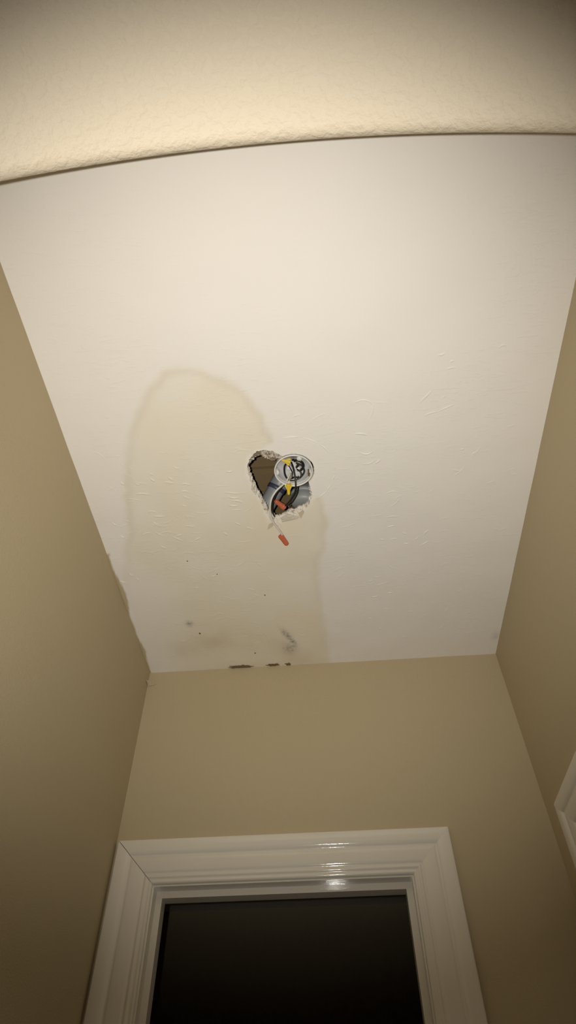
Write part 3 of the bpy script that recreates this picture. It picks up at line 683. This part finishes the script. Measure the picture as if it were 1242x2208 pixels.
# ------------------------------------------------------------------ wires and their twist-on caps
def wire(name, pts, mat, r, label, group=None):
    o = empty(name, pts[0]); tag(o, label, 'wire', group)
    MB().add(*sweep(catmull(pts, 7), r, 10)).build('insulation', M[mat], o, True)
    e = catmull(pts, 7); d = (e[-1] - e[-2]).normalized()
    MB().add(*sweep([e[-1] - d * 0.001, e[-1] + d * 0.004], r * 0.55, 8)).build('copper_end', M['copper'], o, True)
    return o
wire('electrical_wire', W_WHITE, 'wire_white', 0.0025, 'white wire hanging out of the box down to the lowest red cap')
wire('electrical_wire', W_BLACK_A, 'wire_black', 0.0021, 'black wire curving close beside the hanging white wire')
wire('electrical_wire', W_BLACK_B, 'wire_black', 0.0023, 'outer black wire looping from the box to the upper red cap')
wire('electrical_wire', [(x + 0.004, y + 0.002, z + 0.006) for x, y, z in W_SHADOW_B[:-1]], 'wire_black', 0.0016, 'thin black strand standing for the shadow of the loop to the upper red cap')  # dark strand added in place of the loop's cast shadow
wire('electrical_wire', W_BLACK_D, 'wire_black', 0.0024, 'black wire coiled in a wide loop around the inside of the box')
wire('electrical_wire', W_BLACK_E, 'wire_black', 0.0034, 'black wire knotted in the upper right of the box')
wire('electrical_wire', W_BLACK_F, 'wire_black', 0.0015, 'thin black wire under the upper yellow cap')
wire('electrical_wire', W_BLACK_G, 'wire_black', 0.0023, 'black wire bunched at the lower middle of the box')
wire('electrical_wire', W_BARE, 'copper', 0.0012, 'bare pale wire running into the lower yellow cap')

def cap(ends, mat, r0, r1, label, wings, group):
    a, b = Vector(ends[0]), Vector(ends[1]); ax_ = (b - a); L_ = ax_.length; ax_.normalize()
    o = tag(empty('wire_connector', a), label, 'wire connector', group)
    n = 24; V, Fc = [], []
    u = ax_.orthogonal().normalized(); w = ax_.cross(u)
    prof = [(0.70, 0.003), (0.96, 0.0), (1.0, 0.001), (1.0, 0.22), (0.94, 0.26), (0.90, 0.6), (0.85, 0.93), (0.70, 1.0)]
    for q, (rf, t) in enumerate(prof):
        rad = (r0 * (1 - t) + r1 * t) * rf / (0.85 + 0.15 * 1 if t == 1 else 1)
        for k in range(n):
            rib = 1.0 if q < 4 or q == 7 else (1.0 if k % 2 else 0.93)
            aa = 2 * math.pi * k / n
            V.append(a + ax_ * (L_ * t) + (u * math.cos(aa) + w * math.sin(aa)) * rad * rib)
    for q in range(len(prof) - 1):
        for k in range(n): Fc.append((q * n + k, q * n + (k + 1) % n, (q + 1) * n + (k + 1) % n, (q + 1) * n + k))
    Fc += [tuple(range(n - 1, -1, -1)), tuple(range(len(V) - n, len(V)))]
    MB().add(V, Fc).build('cap_body', M[mat], o)
    if wings:
        side = ax_.cross(Vector((0, -0.5, -0.85))).normalized(); nrm = ax_.cross(side).normalized()
        for s in (-1, 1):
            P = [a + ax_ * (L_ * t) + side * (s * d) for t, d in ((0.02, r0 * 0.8), (0.02, r0 * 1.45), (0.18, r0 * 1.5), (0.55, r1 * 1.1), (0.55, r1 * 0.6))]
            V = [p + nrm * 0.0009 for p in P] + [p - nrm * 0.0009 for p in P]
            MB().add(V, [tuple(range(5)), tuple(range(9, 4, -1))] + [(i, (i + 1) % 5, 5 + (i + 1) % 5, 5 + i) for i in range(5)]).build('wing', M[mat], o)
    return o
cap(N_Y1, 'yellow', 0.0060, 0.0038, 'yellow twist-on wire cap lying across the top of the box', True, 'yellow wire caps')
cap(N_Y2, 'yellow', 0.0062, 0.0042, 'yellow twist-on wire cap pointing down below the box', True, 'yellow wire caps')
cap(N_R1, 'red', 0.0078, 0.0062, 'orange-red wire cap inside the hole beside the grey pipe', False, 'red wire caps')
cap(N_R2, 'red', 0.0072, 0.0074, 'orange-red wire cap hanging lowest on the white wire', False, 'red wire caps')
